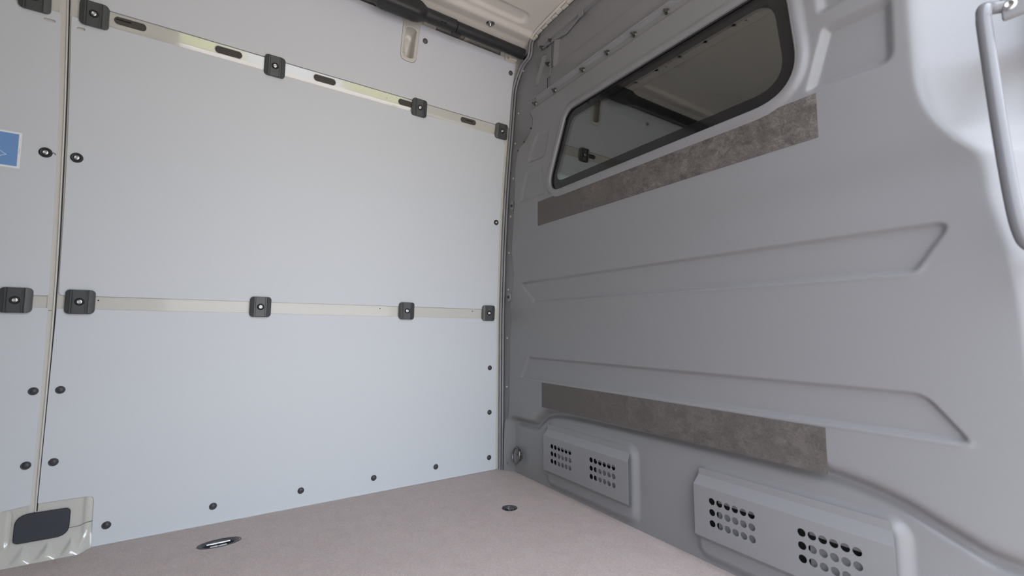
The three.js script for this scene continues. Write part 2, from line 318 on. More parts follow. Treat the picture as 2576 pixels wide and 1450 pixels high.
// ------------------------------------------------------------------ clamps on the rails
function clampPart() {
  const hw = .0325, hh = .0348, r = .0115;
  const prof = [[-.0325, .0045], [-.029, .0075], [-.0205, .0112], [-.0198, .0145], [-.0172, .0145], [-.0165, .0092], [-.0155, .0092], [-.0148, .0118], [.0130, .0118], [.0137, .0145], [.0163, .0145], [.017, .0085], [.0188, .0085], [.0196, .0118], [.028, .0078], [.0325, .0045]];
  const zAt = (x) => { for (let i = 0; i < prof.length - 1; i++) if (x <= prof[i + 1][0] + 1e-9) { const t = (x - prof[i][0]) / (prof[i + 1][0] - prof[i][0]); return prof[i][1] + clamp(t) * (prof[i + 1][1] - prof[i][1]); } return .0045; };
  const ys = []; for (let k = 0; k <= 8; k++) ys.push(-hh + r * (1 - Math.cos(k / 8 * Math.PI / 2))); for (let k = 1; k < 4; k++) ys.push(-hh + r + k / 4 * (2 * hh - 2 * r)); for (let k = 8; k >= 0; k--) ys.push(hh - r * (1 - Math.cos(k / 8 * Math.PI / 2)));
  const pos = [], idx = [], nx = prof.length, left = [], right = [];
  ys.forEach((y) => {
    const c = Math.max(0, Math.abs(y) - (hh - r)), w = hw - r + Math.sqrt(Math.max(0, r * r - c * c)), edge = sm(0, .0022, hh - Math.abs(y));
    prof.forEach(([x]) => { const xx = clamp(x, -w, w); pos.push(xx, y, .003 + (Math.max(zAt(xx), .0045) - .003) * (.72 + .28 * edge)); });
    left.push([-w, y]); right.push([w, y]);
  });
  for (let j = 0; j < ys.length - 1; j++) for (let i = 0; i < nx - 1; i++) { const a = j * nx + i; idx.push(a, a + 1, a + nx, a + 1, a + nx + 1, a + nx); }
  const g = new THREE.BufferGeometry(); g.setAttribute('position', new THREE.Float32BufferAttribute(pos, 3)); g.setIndex(idx);
  const top = toCreasedNormals(g, .35);
  const loop = [...right, ...left.reverse()];
  return merged([top, ribbon(loop, ([x, y]) => [[x, y, .003 + (Math.max(zAt(x), .0045) - .003) * (.72 + .28 * sm(0, .0022, hh - Math.abs(y)))], [x, y, 0]])]);
}
const bossGeo = lathe([[.0058, .0112], [.0066, .0125], [.0076, .0150], [.0082, .0152], [.0094, .0148], [.0104, .0128], [.0112, .0114], [.0116, .0108]], 30);
const clampProto = thing('panel_clamp', 'dark grey clamp on the slotted upper rail, first right of the pillar', 'clamp', [0, 0, 0], 'clamps along the upper rail');
mesh('body', clampPart(), M.clip, clampProto);
mesh('boss', bossGeo, M.rubber, clampProto);
{ const s = mesh('screw', screwGeo, M.steel, clampProto); s.position.z = .0094; }
const upY = 1.5345, loY = .698;
const putClamp = (o, x, y) => { o.position.set(x, y, wz(y) + .0002); o.rotation.x = wtilt(y); return o; };
putClamp(clampProto, -1.449, upY);
for (const [x, l] of [[-.979, 'dark grey clamp on the slotted upper rail, second right of the pillar'], [-.4465, 'dark grey clamp on the slotted upper rail, third right of the pillar'], [-.047, 'dark grey clamp at the end of the slotted upper rail, beside the partition'], [-1.572, 'dark grey clamp on the slotted upper rail, just left of the pillar']])
  putClamp(dup(clampProto, [0, 0, 0], l, 'clamps along the upper rail'), x, upY);
for (const [x, l] of [[-1.566, 'dark grey clamp on the plain lower rail, left of the pillar'], [-1.436, 'dark grey clamp on the plain lower rail, first right of the pillar'], [-.977, 'dark grey clamp on the plain lower rail, second right of the pillar'], [-.453, 'dark grey clamp on the plain lower rail, third right of the pillar'], [-.066, 'dark grey clamp at the end of the plain lower rail, beside the partition']])
  putClamp(dup(clampProto, [0, 0, 0], l, 'clamps along the lower rail'), x, loY);

// ------------------------------------------------------------------ blue sticker
{
  const W = 512, H = 512, cv = document.createElement('canvas'); cv.width = W; cv.height = H; const c = cv.getContext('2d');
  c.fillStyle = '#eef1f4'; c.fillRect(0, 0, W, H); c.fillStyle = '#769dd2'; c.fillRect(24, 26, W - 54, H - 54);
  c.strokeStyle = '#dbe6f5'; c.lineWidth = 7; c.beginPath(); c.moveTo(150, 170); c.lineTo(235, 190); c.lineTo(300, 285); c.lineTo(372, 336); c.lineTo(338, 346); c.lineTo(316, 366); c.lineTo(240, 356); c.lineTo(170, 390); c.lineTo(120, 300); c.closePath(); c.stroke();
  c.save(); c.translate(W - 12, 300); c.rotate(-Math.PI / 2); c.fillStyle = '#8f979f'; c.font = '15px sans-serif'; c.fillText('LI N M A N', 0, 0); c.restore();
  const t = new THREE.CanvasTexture(cv); t.colorSpace = THREE.SRGBColorSpace;
  const g = new THREE.BoxGeometry(.1, .1, .0006);
  const o = mesh('sticker', g, [M.board, M.board, M.board, M.board, std({ map: t, roughness: .4 }), M.board]);
  o.userData = { label: 'blue square sticker with white border and white outline drawing on the left board', category: 'sticker' };
  onWall(o, -1.6315, 1.111, .0005); o.rotation.z = -.005;
}

// ------------------------------------------------------------------ foot of the pillar with its dark pad
{
  const nx = 90, ny = 56, pos = [], idx = [], x0 = -1.62, x1 = -1.367;
  for (let j = 0; j <= ny; j++) for (let i = 0; i <= nx; i++) {
    const x = x0 + (x1 - x0) * i / nx, y = -.004 + .152 * j / ny;
    const ends = sm(-1.367, -1.392, x) * sm(-1.62, -1.58, x);
    let z = -.004 + .042 * Math.pow(1 - sm(-.01, .06, y), 1.3) * (.2 + .8 * sm(-1.367, -1.392, x));
    for (const [c, w] of [[-1.408, .022], [-1.455, .024], [-1.503, .024]]) {       // three pressed gussets along the floor
      const u = (x - c) / w, lim = .042 * (1 - Math.abs(u)); if (Math.abs(u) < 1 && y < lim) z += .007 * sm(0, .014, lim - y) * sm(-.004, .014, y) * (1 - Math.abs(u) * .5);
    }
    z += .0035 * sm(-1.372, -1.378, x) * sm(-1.392, -1.384, x);                   // bead by the board
    z -= .004 * Math.exp(-Math.pow((x + 1.536) / .0028, 2)) * sm(.03, .05, y) * (1 - sm(.12, .135, y));
    z += (.004 * Math.sin(x * 260) * .3 + .003 * Math.sin(y * 210 + x * 80)) * sm(-1.535, -1.56, x) * (1 - sm(.03, .06, y));
    pos.push(x, y, z);
  }
  for (let j = 0; j < ny; j++) for (let i = 0; i < nx; i++) { const a = j * (nx + 1) + i; idx.push(a, a + 1, a + nx + 1, a + 1, a + nx + 2, a + nx + 1); }
  const g = new THREE.BufferGeometry(); g.setAttribute('position', new THREE.Float32BufferAttribute(pos, 3)); g.setIndex(idx); g.computeVertexNormals();
  const f = struct(mesh('trim_4', g, M.railPaint));
  mesh('seam', tubeAlong([[-1.488, .147, -.003], [-1.4885, .13, -.0025], [-1.49, .118, -.002]], .0013, 10, 6), M.rubber, f);
  mesh('seam', tubeAlong([[-1.418, .0655, .0015], [-1.395, .0665, .0008], [-1.383, .0718, .0015], [-1.376, .0725, .0005], [-1.368, .0725, -.0018]], .0006, 16, 6), M.darkBrown, f);
  const pd = mesh('cover_pad', extrude(roundPoly([[-1.5245, .047], [-1.4175, .047], [-1.4175, .1195], [-1.5245, .1195]], [.012, .026, .012, .028], 8), .004, .0012), M.pad, f);
  pd.position.z = .0005;
  mesh('gasket', extrude(roundPoly([[-1.5258, .0455], [-1.416, .0455], [-1.416, .121], [-1.5258, .121]], [.0135, .0275, .0135, .0295], 8), .003, .0008), M.rubber, f).position.z = -.0002;
}
// bright edge strip where the floor meets the boards
struct(mesh('trim_5', [box(-1.366, -.012, .0002, .0022, .0005, .0045)], M.alu));

// ------------------------------------------------------------------ black duct under the roof
{
  const t = thing('roof_duct', 'black ribbed cable duct running under the roof above the upper lining board', 'duct', [0, 0, 0]);
  const axis = [1.857, .2];
  const cyl = (x0, x1, r0, r1 = r0, s = 40) => { const g = new THREE.CylinderGeometry(r1, r0, x1 - x0, s, 1, false).rotateZ(-Math.PI / 2); g.translate((x0 + x1) / 2, axis[0], axis[1]); return g; };
  mesh('pipe', cyl(-.345, -.012, .0228), M.duct, t);
  // moulded junction: a lofted body that widens from the sleeve
  const loft = (stations) => {
    const n = 40, pos = [], idx = [];
    stations.forEach(([x, ry, rz, p, dy]) => { for (let k = 0; k < n; k++) { const a = k / n * Math.PI * 2, c = Math.cos(a), s = Math.sin(a), q = Math.pow(Math.pow(Math.abs(c), p) + Math.pow(Math.abs(s), p), -1 / p); pos.push(x, axis[0] + dy + s * q * ry, axis[1] + c * q * rz); } });
    for (let i = 0; i < stations.length - 1; i++) for (let k = 0; k < n; k++) { const a = i * n + k, b = i * n + (k + 1) % n; idx.push(a, b, a + n, b, b + n, a + n); }
    const g = new THREE.BufferGeometry(); g.setAttribute('position', new THREE.Float32BufferAttribute(pos, 3)); g.setIndex(idx); g.computeVertexNormals(); return g;
  };
  mesh('junction', loft([[-.705, .0235, .0235, 2, 0], [-.70, .027, .027, 2, 0], [-.672, .028, .029, 2.2, 0], [-.66, .033, .035, 3, 0], [-.645, .0345, .037, 3.6, 0], [-.52, .0345, .037, 3.6, 0], [-.503, .0335, .035, 3, 0], [-.488, .029, .03, 2.3, 0], [-.478, .0258, .0265, 2, 0], [-.35, .0255, .026, 2, 0], [-.348, .0232, .0232, 2, 0]]), M.duct, t);
  mesh('pipe', cyl(-3.38, -.69, .0235), M.duct, t);
  mesh('collar', new THREE.TorusGeometry(.0248, .0014, 8, 40).rotateY(Math.PI / 2).translate(-.3525, ...axis), M.duct, t);
  for (const x of [-.415, -.4]) mesh('vent_slot', new RoundedBoxGeometry(.0105, .006, .004, 2, .001).translate(x, axis[0] - .0165, axis[1] + .0195), M.black, t);
  mesh('latch', new RoundedBoxGeometry(.018, .01, .014, 2, .003).translate(-.676, axis[0] - .028, axis[1] + .006), M.duct, t);
  mesh('latch', new RoundedBoxGeometry(.04, .009, .016, 2, .003).translate(-.34, axis[0] - .025, axis[1] - .008), M.duct, t);
  for (const x of [-.45, -.262, -.85]) mesh('hanger', [lathe([[0, 0], [.017, 0], [.017, .005], [.012, .009], [0, .009]], 24).rotateX(-.5).translate(x, axis[0] + .018, axis[1] - .052), box(x - .008, x + .008, axis[0] + .015, axis[0] + .03, axis[1] - .1, axis[1] - .05)], M.creamDull, t);
  mesh('bracket', [new RoundedBoxGeometry(.04, .03, .05, 2, .004).translate(-.035, 1.86, .135), new RoundedBoxGeometry(.012, .04, .02, 2, .003).translate(-.06, 1.868, .13)], M.creamDull, t);
}

// ------------------------------------------------------------------ grey partition: rear sheet
const edgePath = [];                   // outline of the partition along wall, duct and roof, as [z, y]
for (let y = -.01; y < 1.79; y += .05) edgePath.push([wz(Math.max(y, 0)) + .006, y]);
edgePath.push([.14, 1.79], [.16, 1.812], [.184, 1.8255], [.208, 1.83], [.226, 1.838], [.234, 1.855], [.237, 1.882], [.244, 1.898], [.266, 1.909], [.35, 1.921], [.5, 1.931], [.9, 1.945], [1.3, 1.945], [1.6, 1.93]);
const winOut = roundPoly([[.355, 1.176], [1.318, 1.176], [1.292, 1.4745], [.487, 1.4745]], [.062, .105, .085, .058], 14);
const winIn = roundPoly([[.398, 1.212], [1.284, 1.212], [1.262, 1.44], [.509, 1.44]], [.035, .075, .06, .04], 14);
const SX = .016;
const zEdge = curve([-.01, .05, .21, .32, .57, .677, .72, .77, .82, .964, 1.108, 1.253, 1.433, 1.455, 1.5, 1.535, 1.573, 1.605, 1.62], [.03, .03, .034, .046, .048, .06, .052, .05, .074, .08, .094, .104, .13, .186, .238, .243, .226, .262, .28]);
const wallFront = struct(mesh('wall_front', (() => {
  const inner = []; for (let y = 1.56; y > -.005; y -= .02) inner.push([zEdge(y) + .012, y]);
  const g = new THREE.ExtrudeGeometry(toShape([...edgePath, [1.76, 1.93], [1.76, 1.56], [zEdge(1.56) + .02, 1.56], ...inner, [.04, -.01]].reverse()), { depth: .01, bevelEnabled: false });
  // shape (z, y) to world: x from depth, z from shape x
  g.rotateY(-Math.PI / 2); g.translate(SX + .01, 0, 0);
  return [g];
})(), M.grey));
// rolled edge of the partition
mesh('rolled_edge', [tubeAlong(edgePath.map(([z, y]) => [-.002, y, z]), .0052, 260, 10), tubeAlong(edgePath.map(([z, y]) => [.009, y, z + .004]), .0052, 260, 10)], M.greySatin, wallFront);
mesh('corner_seal', tubeAlong(edgePath.slice(0, 37).map(([z, y]) => [.004, y, z - .006]), .0045, 160, 8), M.rubber, wallFront);
const rivetGeo = lathe([[0, .004], [.003, .0034], [.0056, .0012], [.006, 0]], 14).rotateY(-Math.PI / 2);
for (const [z, y] of [[.158, 1.807], [.121, 1.618], [.094, 1.484], [.08, 1.321], [.058, 1.146], [.046, .977], [.04, .806], [.033, .585], [.031, .366], [.0255, .075]]) { const r = mesh('rivet', rivetGeo, M.steel, wallFront); r.position.set(SX - .001, y, z + .004); }
{ // clip window at the foot of the flange
  const s = mesh('slot', box(SX - .0015, SX, .024, .036, .042, .047), M.steel, wallFront); mesh('slot_void', box(SX - .002, SX - .0005, .028, .037, .0435, .0465), M.black, s);
}
// pressings of the upper half
const upX = .014;
mesh('roof_bow', (() => {
  const prof = [[0, 1.835], [-.012, 1.838], [-.016, 1.846], [-.016, 1.872], [-.006, 1.884], [-.002, 1.932], [.006, 1.932], [.006, 1.835]];   // (x, y)
  const g = new THREE.ExtrudeGeometry(toShape(prof), { depth: 1.3, bevelEnabled: false }); g.translate(upX, 0, .298);
  const flap = extrude(roundPoly([[.298, 1.855], [.298, 1.828], [.40, 1.82], [.47, 1.806], [.5, 1.812], [.56, 1.828], [.6, 1.835], [1.55, 1.835], [1.55, 1.86]], .006, 4), .004, .001); flap.rotateY(-Math.PI / 2); flap.translate(upX - .002, 0, 0);
  const tab = new RoundedBoxGeometry(.005, .03, .024, 2, .0015).translate(upX - .014, 1.83, .57);
  return [toCreasedNormals(g, .6), flap, tab];
})(), M.grey, wallFront);
mesh('bracket_strip', (() => { const a = new RoundedBoxGeometry(.003, .135, .026, 2, .001).translate(upX - .001, 1.748, .357); const b = new RoundedBoxGeometry(.006, .135, .003, 2, .001).translate(upX - .003, 1.748, .371); return [a, b]; })(), M.grey, wallFront);
function ridge(low, high, w0, w1, h) { // pressed step with its long slope towards the door; points as [z, y]
  const ring = ([z, y], w, k) => [[upX + .002, y, z], [upX - h * k, y, z + .006], [upX - h * k * .8, y, z + .010], [upX + .002, y, z + w]];
  const v = [...ring([low[0], low[1] - .012], w0 * .6, .05), ...ring(low, w0, .8), ...ring(high, w1, 1), ...ring([high[0], high[1] + .01], w1 * .7, .05)], id = [];
  for (let r = 0; r < 3; r++) for (let i = 0; i < 3; i++) { const p = r * 4 + i; id.push(p, p + 1, p + 4, p + 1, p + 5, p + 4); }
  const g = new THREE.BufferGeometry(); g.setAttribute('position', new THREE.Float32BufferAttribute(v.flat(), 3)); g.setIndex(id); return toCreasedNormals(g, .5);
}
mesh('pressed_rib', ridge([.386, 1.715], [.398, 1.815], .026, .03, .009), M.grey, wallFront);
mesh('pressed_rib', ridge([.262, 1.70], [.315, 1.79], .022, .03, .008), M.grey, wallFront);
mesh('seam', [box(upX - .0008, upX + .001, 1.62, 1.835, .3435, .3448)], M.black, wallFront);
mesh('swage', (() => { const prof = [[0, 1.632], [-.004, 1.645], [-.006, 1.67], [-.003, 1.705], [.0, 1.714], [.004, 1.714], [.004, 1.632]]; const g = new THREE.ExtrudeGeometry(toShape(prof), { depth: 1.25, bevelEnabled: false }); g.translate(upX + .001, 0, .37); return toCreasedNormals(g, .7); })(), M.grey, wallFront);
const nutGeo = merged([new THREE.CylinderGeometry(.0085, .0095, .003, 20).translate(0, .0015, 0), new THREE.CylinderGeometry(.0066, .0066, .006, 6).translate(0, .006, 0), new THREE.CylinderGeometry(.0034, .0036, .009, 12).translate(0, .0125, 0)]).rotateZ(Math.PI / 2);
for (const [z, y] of [[.376, 1.832], [.316, 1.833], [.358, 1.737]]) { const n = mesh('bolt', nutGeo, M.darkSteel, wallFront); n.position.set(upX - .004, y, z); }

// ------------------------------------------------------------------ main pressed partition panel
const inside = (p, poly) => { let c = false; for (let i = 0, j = poly.length - 1; i < poly.length; j = i++) { const a = poly[i], b = poly[j]; if ((a[1] > p[1]) !== (b[1] > p[1]) && p[0] < (b[0] - a[0]) * (p[1] - a[1]) / (b[1] - a[1]) + a[0]) c = !c; } return c; };
const bb = (poly, m) => [Math.min(...poly.map((p) => p[0])) - m, Math.max(...poly.map((p) => p[0])) + m, Math.min(...poly.map((p) => p[1])) - m, Math.max(...poly.map((p) => p[1])) + m];
function sdf(poly, margin) {           // signed distance to an outline (negative inside), far away: margin
  const b = bb(poly, margin);
  return (x, y) => {
    if (x < b[0] || x > b[1] || y < b[2] || y > b[3]) return margin;
    let d = 1e9;
    for (let i = 0, j = poly.length - 1; i < poly.length; j = i++) { const ax = poly[j][0], ay = poly[j][1], bx = poly[i][0] - ax, by = poly[i][1] - ay, l = bx * bx + by * by, t = l ? clamp(((x - ax) * bx + (y - ay) * by) / l) : 0, e = (x - ax - t * bx) ** 2 + (y - ay - t * by) ** 2; if (e < d) d = e; }
    d = Math.sqrt(d); return inside([x, y], poly) ? -d : Math.min(d, margin);
  };
}
const sdWin = sdf(winOut, .05);
const chanA = sdf(roundPoly([[.138, .831], [1.557, .827], [1.492, .732], [.246, .736]], [.012, .02, .03, .022], 6), .03);
const chanB = sdf(roundPoly([[.206, .51], [1.492, .507], [1.557, .421], [.145, .415]], [.022, .05, .014, .014], 8), .03);
const padA = sdf(roundPoly([[.216, 1.345], [.342, 1.337], [.378, 1.452], [.292, 1.462], [.252, 1.418]], .014, 5), .03);
const padB = sdf(roundPoly([[.155, 1.183], [.345, 1.178], [.322, 1.312], [.205, 1.319]], .014, 5), .03);
const padR = sdf(roundPoly([[1.325, 1.165], [1.488, 1.158], [1.492, 1.30], [1.368, 1.303]], [.012, .03, .02, .014], 6), .04);
const padR2 = sdf(roundPoly([[1.36, 1.337], [1.49, 1.34], [1.488, 1.5], [1.348, 1.5]], .014, 5), .04);
const plateau1 = sdf(roundPoly([[.326, .03], [.757, .03], [.757, .238], [.326, .238]], .02, 5), .05);
const plateau2 = sdf(roundPoly([[1.0, .03], [1.43, .03], [1.43, .238], [1.0, .238]], .02, 5), .05)
const ventHole = (z, y, z0) => z > z0 + .02 && z < z0 + .418 && y > .072 && y < .222;;
const ys = curve([0, .09, .17, .235, .275, .31, .386, .6, 1.26, 1.34, 1.437, 1.519, 1.566, 1.66], [.2235, .224, .2235, .228, .258, .28, .298, .306, .311, .306, .285, .25, .232, .226]);
const zCorner = curve([-.01, .6, .75, .863, .932, .978, 1.046, 1.123, 1.62], [1.63, 1.632, 1.625, 1.607, 1.600, 1.568, 1.535, 1.523, 1.521]);
function depthAt(z, y) {
  let d = .012 * (1 - sm(.86, 1.0, y)) + .009 * Math.exp(-(((y - .93) / .05) ** 2)) * sm(.12, .3, z);
  const s = ys(z), low = 1 - sm(s - .014, s + .022, y);
  d += low * (-.008 + .032 * clamp((z - .03) / .046)) + .02 * Math.exp(-(((y - s - .002) / .017) ** 2)) * sm(.06, .12, z);
  d += .009 * (1 - sm(-.0095, .0005, chanA(z, y))) - .0018 * Math.exp(-(((chanA(z, y) - .003) / .004) ** 2)) * sm(.755, .735, y);
  d += .009 * (1 - sm(-.0095, .0005, chanB(z, y))) - .0018 * Math.exp(-(((chanB(z, y) - .003) / .004) ** 2)) * sm(.435, .418, y);
  d += .006 * (1 - sm(-.012, .002, padA(z, y))) + .007 * (1 - sm(-.012, .002, padB(z, y)));
  d += .014 * (1 - sm(-.018, .004, padR(z, y))) + .014 * (1 - sm(-.018, .004, padR2(z, y)));
  d -= .0125 * (1 - sm(-.003, .026, Math.min(plateau1(z, y), plateau2(z, y))));
  if (ventHole(z, y, .318) || ventHole(z, y, .9917)) d += .03;
  const w = sdWin(z, y); d -= .0085 * sm(.034, .014, w) * sm(-.004, .008, w); if (w < .004) d += .004 * sm(.004, -.002, w);
  // swept corner towards the door post
  const c = z - zCorner(y); d += Math.min(.4, c > .014 ? c * 1.0 : c > -.014 ? 1.0 * (c + .014) ** 2 / .056 : 0);
  // rolled-back left edge and stiffened top edge
  const e = z - zEdge(y); d += (.012 + .018 * sm(.7, .2, y) * 0) * (1 - sm(0, .016, e)) * sm(.2, .26, y);
  d += .004 * sm(1.578, 1.586, y) - .010 * sm(1.604, 1.612, y);
  return d;
}
const bulkhead = thing('partition_panel', 'large grey pressed-metal partition panel with recessed channels and a long window opening', 'partition', [0, 0, 0]);
{
  const nz = 520, ny = 640, pos = new Float32Array((nz + 1) * (ny + 1) * 3), keep = [], idx = [];
  for (let j = 0; j <= ny; j++) {
    const y = -.004 + 1.624 * j / ny, a = zEdge(y), b = 1.735;
    for (let i = 0; i <= nz; i++) { const z = a + (b - a) * i / nz, k = j * (nz + 1) + i; pos[3 * k] = depthAt(z, y); pos[3 * k + 1] = y; pos[3 * k + 2] = z; keep[k] = sdWin(z, y); }
  }
  for (let j = 0; j < ny; j++) for (let i = 0; i < nz; i++) { const a = j * (nz + 1) + i, b = a + 1, c = a + nz + 1, d = c + 1; if (Math.min(keep[a], keep[b], keep[c], keep[d]) < .0005) continue; idx.push(a, c, b, b, c, d); }
  const g = new THREE.BufferGeometry(); g.setAttribute('position', new THREE.BufferAttribute(pos, 3)); g.setIndex(idx); g.computeVertexNormals();
  const n = g.attributes.normal; let flip = 0; for (let k = 0; k < n.count; k += 997) flip += n.getX(k); if (flip > 0) { for (let k = 0; k < idx.length; k += 3) [idx[k], idx[k + 1]] = [idx[k + 1], idx[k]]; g.setIndex(idx); g.computeVertexNormals(); }
  // turned-back edge of the sheet
  const rim = []; for (let j = 0; j <= ny; j += 2) { const y = -.004 + 1.624 * j / ny; rim.push([zEdge(y), y]); } for (let i = 0; i <= 40; i++) rim.push([zEdge(1.62) + (1.735 - zEdge(1.62)) * i / 40, 1.62]);
  const rp = [], ri = []; rim.forEach(([z, y]) => { const d = depthAt(z, y); rp.push(d, y, z, Math.max(d, .016), y, z); });
  for (let i = 0; i < rim.length - 1; i++) ri.push(2 * i, 2 * i + 1, 2 * i + 2, 2 * i + 2, 2 * i + 1, 2 * i + 3);
  const r = new THREE.BufferGeometry(); r.setAttribute('position', new THREE.Float32BufferAttribute(rp, 3)); r.setIndex(ri); r.computeVertexNormals();
  mesh('pressed_sheet', [g, r], M.grey, bulkhead);
}
{ const p = []; for (let y = 1.3; y < 1.615; y += .015) p.push([depthAt(zEdge(y) + .004, y) - .001, y, zEdge(y) + .002]); for (let z = zEdge(1.62); z < 1.5; z += .05) p.push([-.0045, 1.6185, z]); mesh('rim', tubeAlong(p, .0032, 220, 8), M.greySatin, bulkhead); }
for (const [z, y] of [[.272, 1.598], [.406, 1.597], [.576, 1.599], [.704, 1.599], [.826, 1.598], [.956, 1.598], [1.09, 1.598], [1.23, 1.598], [.244, 1.497], [.193, 1.453], [.146, 1.429]]) { const n = mesh('bolt', nutGeo, M.darkSteel, bulkhead); n.position.set(y > 1.55 ? .003 : .012, y, z); }
for (const [z, y, h] of [[.081, 1.19, .03], [.057, .771, .028]]) {      // screw tabs on the left edge
  const tab = mesh('tab', extrude(stadium(0, 0, .026, h * 1.5), .006, .0015).rotateY(-Math.PI / 2), M.grey, bulkhead); tab.position.set(.012, y, z + .004);
  mesh('screw', lathe([[0, .002], [.003, .002], [.0035, .004], [.006, .0035], [.0068, 0]], 16).rotateY(-Math.PI / 2), M.rubber, tab).position.x = -.006;
}

// ------------------------------------------------------------------ window of the partition
{
  const w = new THREE.Group(); w.name = 'window_1'; w.userData.kind = 'structure'; scene.add(w);
  const n = winOut.length, sect = [[.0095, -.0078], [.006, -.0082], [.003, -.0078], [.0012, -.006], [.0006, -.002], [.0004, .012]];     // (outward offset, depth)
  const nor = winOut.map((p, i) => { const a = winOut[(i + n - 1) % n], b = winOut[(i + 1) % n], l = Math.hypot(b[0] - a[0], b[1] - a[1]); return [(b[1] - a[1]) / l, -(b[0] - a[0]) / l]; });
  const pos = [], idx = [], m = sect.length;
  winOut.forEach((p, i) => sect.forEach(([o, d]) => pos.push(d, p[1] + nor[i][1] * o, p[0] + nor[i][0] * o)));
  for (let i = 0; i < n; i++) for (let k = 0; k < m - 1; k++) { const j = (i + 1) % n; idx.push(i * m + k, j * m + k, i * m + k + 1, j * m + k, j * m + k + 1, i * m + k + 1); }
  const g = new THREE.BufferGeometry(); g.setAttribute('position', new THREE.Float32BufferAttribute(pos, 3)); g.setIndex(idx); g.computeVertexNormals();
  mesh('window_frame', g, M.grey, w);
  const off = (poly, o) => poly.map((p, i) => [p[0] + nor[i][0] * o, p[1] + nor[i][1] * o]);
  mesh('gasket', tubeAlong(off(winOut, -.001).map(([z, y]) => [.0035, y, z]), .0024, 200, 8, true, .3), M.rubber, w);
  const flat = (pts, holes, x) => { const q = new THREE.ShapeGeometry(toShape(pts, holes)); q.rotateY(-Math.PI / 2); q.translate(x, 0, 0); return q; };
  mesh('printed_border', flat(off(winOut, .001), [winIn], .0065), phys({ color: rgb(.012, .012, .013), roughness: .06, specularIntensity: 1, ior: 1.5 }), w);
  const glass = phys({ color: rgb(.72, .76, .74), roughness: .015, transmission: 1, thickness: 0, ior: 2.1 });
  mesh('pane', flat(winIn, [], .0066), glass, w);
  mesh('pane', flat(off(winOut, .001), [], .0125), glass, w);          // second sheet of the double glazing
}

// ------------------------------------------------------------------ hook-tape strips
function strip(label, z0, z1, y0, y1, x, seed, amount) {
  const g = new THREE.BoxGeometry(.0014, y1 - y0, z1 - z0, 1, 1, 1);
  // uv in the tape's own length and height on the face towards the load space
  const p = g.attributes.position, uv = g.attributes.uv; for (let i = 0; i < p.count; i++) uv.setXY(i, p.getZ(i) / (z1 - z0) + .5, p.getY(i) / (y1 - y0) + .5);
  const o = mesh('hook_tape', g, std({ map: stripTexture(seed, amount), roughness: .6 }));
  o.position.set(x - .0007, (y0 + y1) / 2, (z0 + z1) / 2); o.userData = { label, category: 'tape' };
}
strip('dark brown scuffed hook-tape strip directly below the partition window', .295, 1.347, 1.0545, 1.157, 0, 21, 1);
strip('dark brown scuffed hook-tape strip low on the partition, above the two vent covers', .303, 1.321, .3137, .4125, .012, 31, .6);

// ------------------------------------------------------------------ perforated vent covers
{
  const t = thing('vent_cover', 'grey perforated vent cover nearer the side wall, next to the lashing ring', 'vent cover', [0, 0, 0], 'vent covers low on the partition');
  const W = .432, fx = .0085, face = -.0065;                      // flange plane and face plane
  const holes = []; for (const s of [.052, .267]) for (let i = 0; i < 6; i++) for (const y of [.125, .1525, .18]) holes.push(stadium(s + i * .0207, y, .0172, .0172, 6));
  const rect = (x0, x1, y0, y1) => [[x0, y0], [x1, y0], [x1, y1], [x0, y1]];
  const face_g = extrude(rect(0, W, .083, .212), .0014, 0, holes).rotateY(-Math.PI / 2).translate(face + .0014, 0, 0);
  const bent = (y0, x0, y1, x1, inset) => { const g = new THREE.BufferGeometry(); const a = [[x0, y0, 0], [x0, y0, W], [x1, y1, inset], [x1, y1, W - inset]], b = a.map(([x, y, z]) => [x + .0014, y, z]); const v = [...a, ...b].flat(); g.setAttribute('position', new THREE.Float32BufferAttribute(v, 3)); g.setIndex([0, 1, 2, 1, 3, 2, 4, 6, 5, 5, 6, 7, 0, 2, 4, 2, 6, 4, 1, 5, 3, 3, 5, 7]); const h = g.toNonIndexed(); h.computeVertexNormals(); return h; };
  mesh('front_sheet', [face_g, bent(.212, face, .236, fx, .006), bent(.083, face, .069, fx, .006)], M.grey, t);
  mesh('flange', [extrude(roundPoly(rect(.006, W - .006, .235, .2535), [0, 0, .012, .012], 5), .0014).rotateY(-Math.PI / 2).translate(fx + .0014, 0, 0), extrude(roundPoly(rect(.006, W - .006, .055, .07), [.012, .012, 0, 0], 5), .0014).rotateY(-Math.PI / 2).translate(fx + .0014, 0, 0)], M.grey, t);
  mesh('inner_void', box(.013, .0135, .08, .215, .004, W - .02), M.black, t);
  mesh('end_plate', box(-.004, .0135, .087, .208, W - .02, W - .0186), M.grey, t);
  for (const [a, b] of [[.064, .19], [.279, .41]]) for (const [u, v] of [[.1, .1625], [.178, .2]]) mesh('baffle', box(.0035, .0045, u, v, a, b), M.grey, t);
  t.scale.setScalar(1.0131); t.position.set(.0142, -.0081, .318);
  dup(t, [.0142, -.0081, .9917], 'grey perforated vent cover below the right end of the lower hook tape', 'vent covers low on the partition');
}

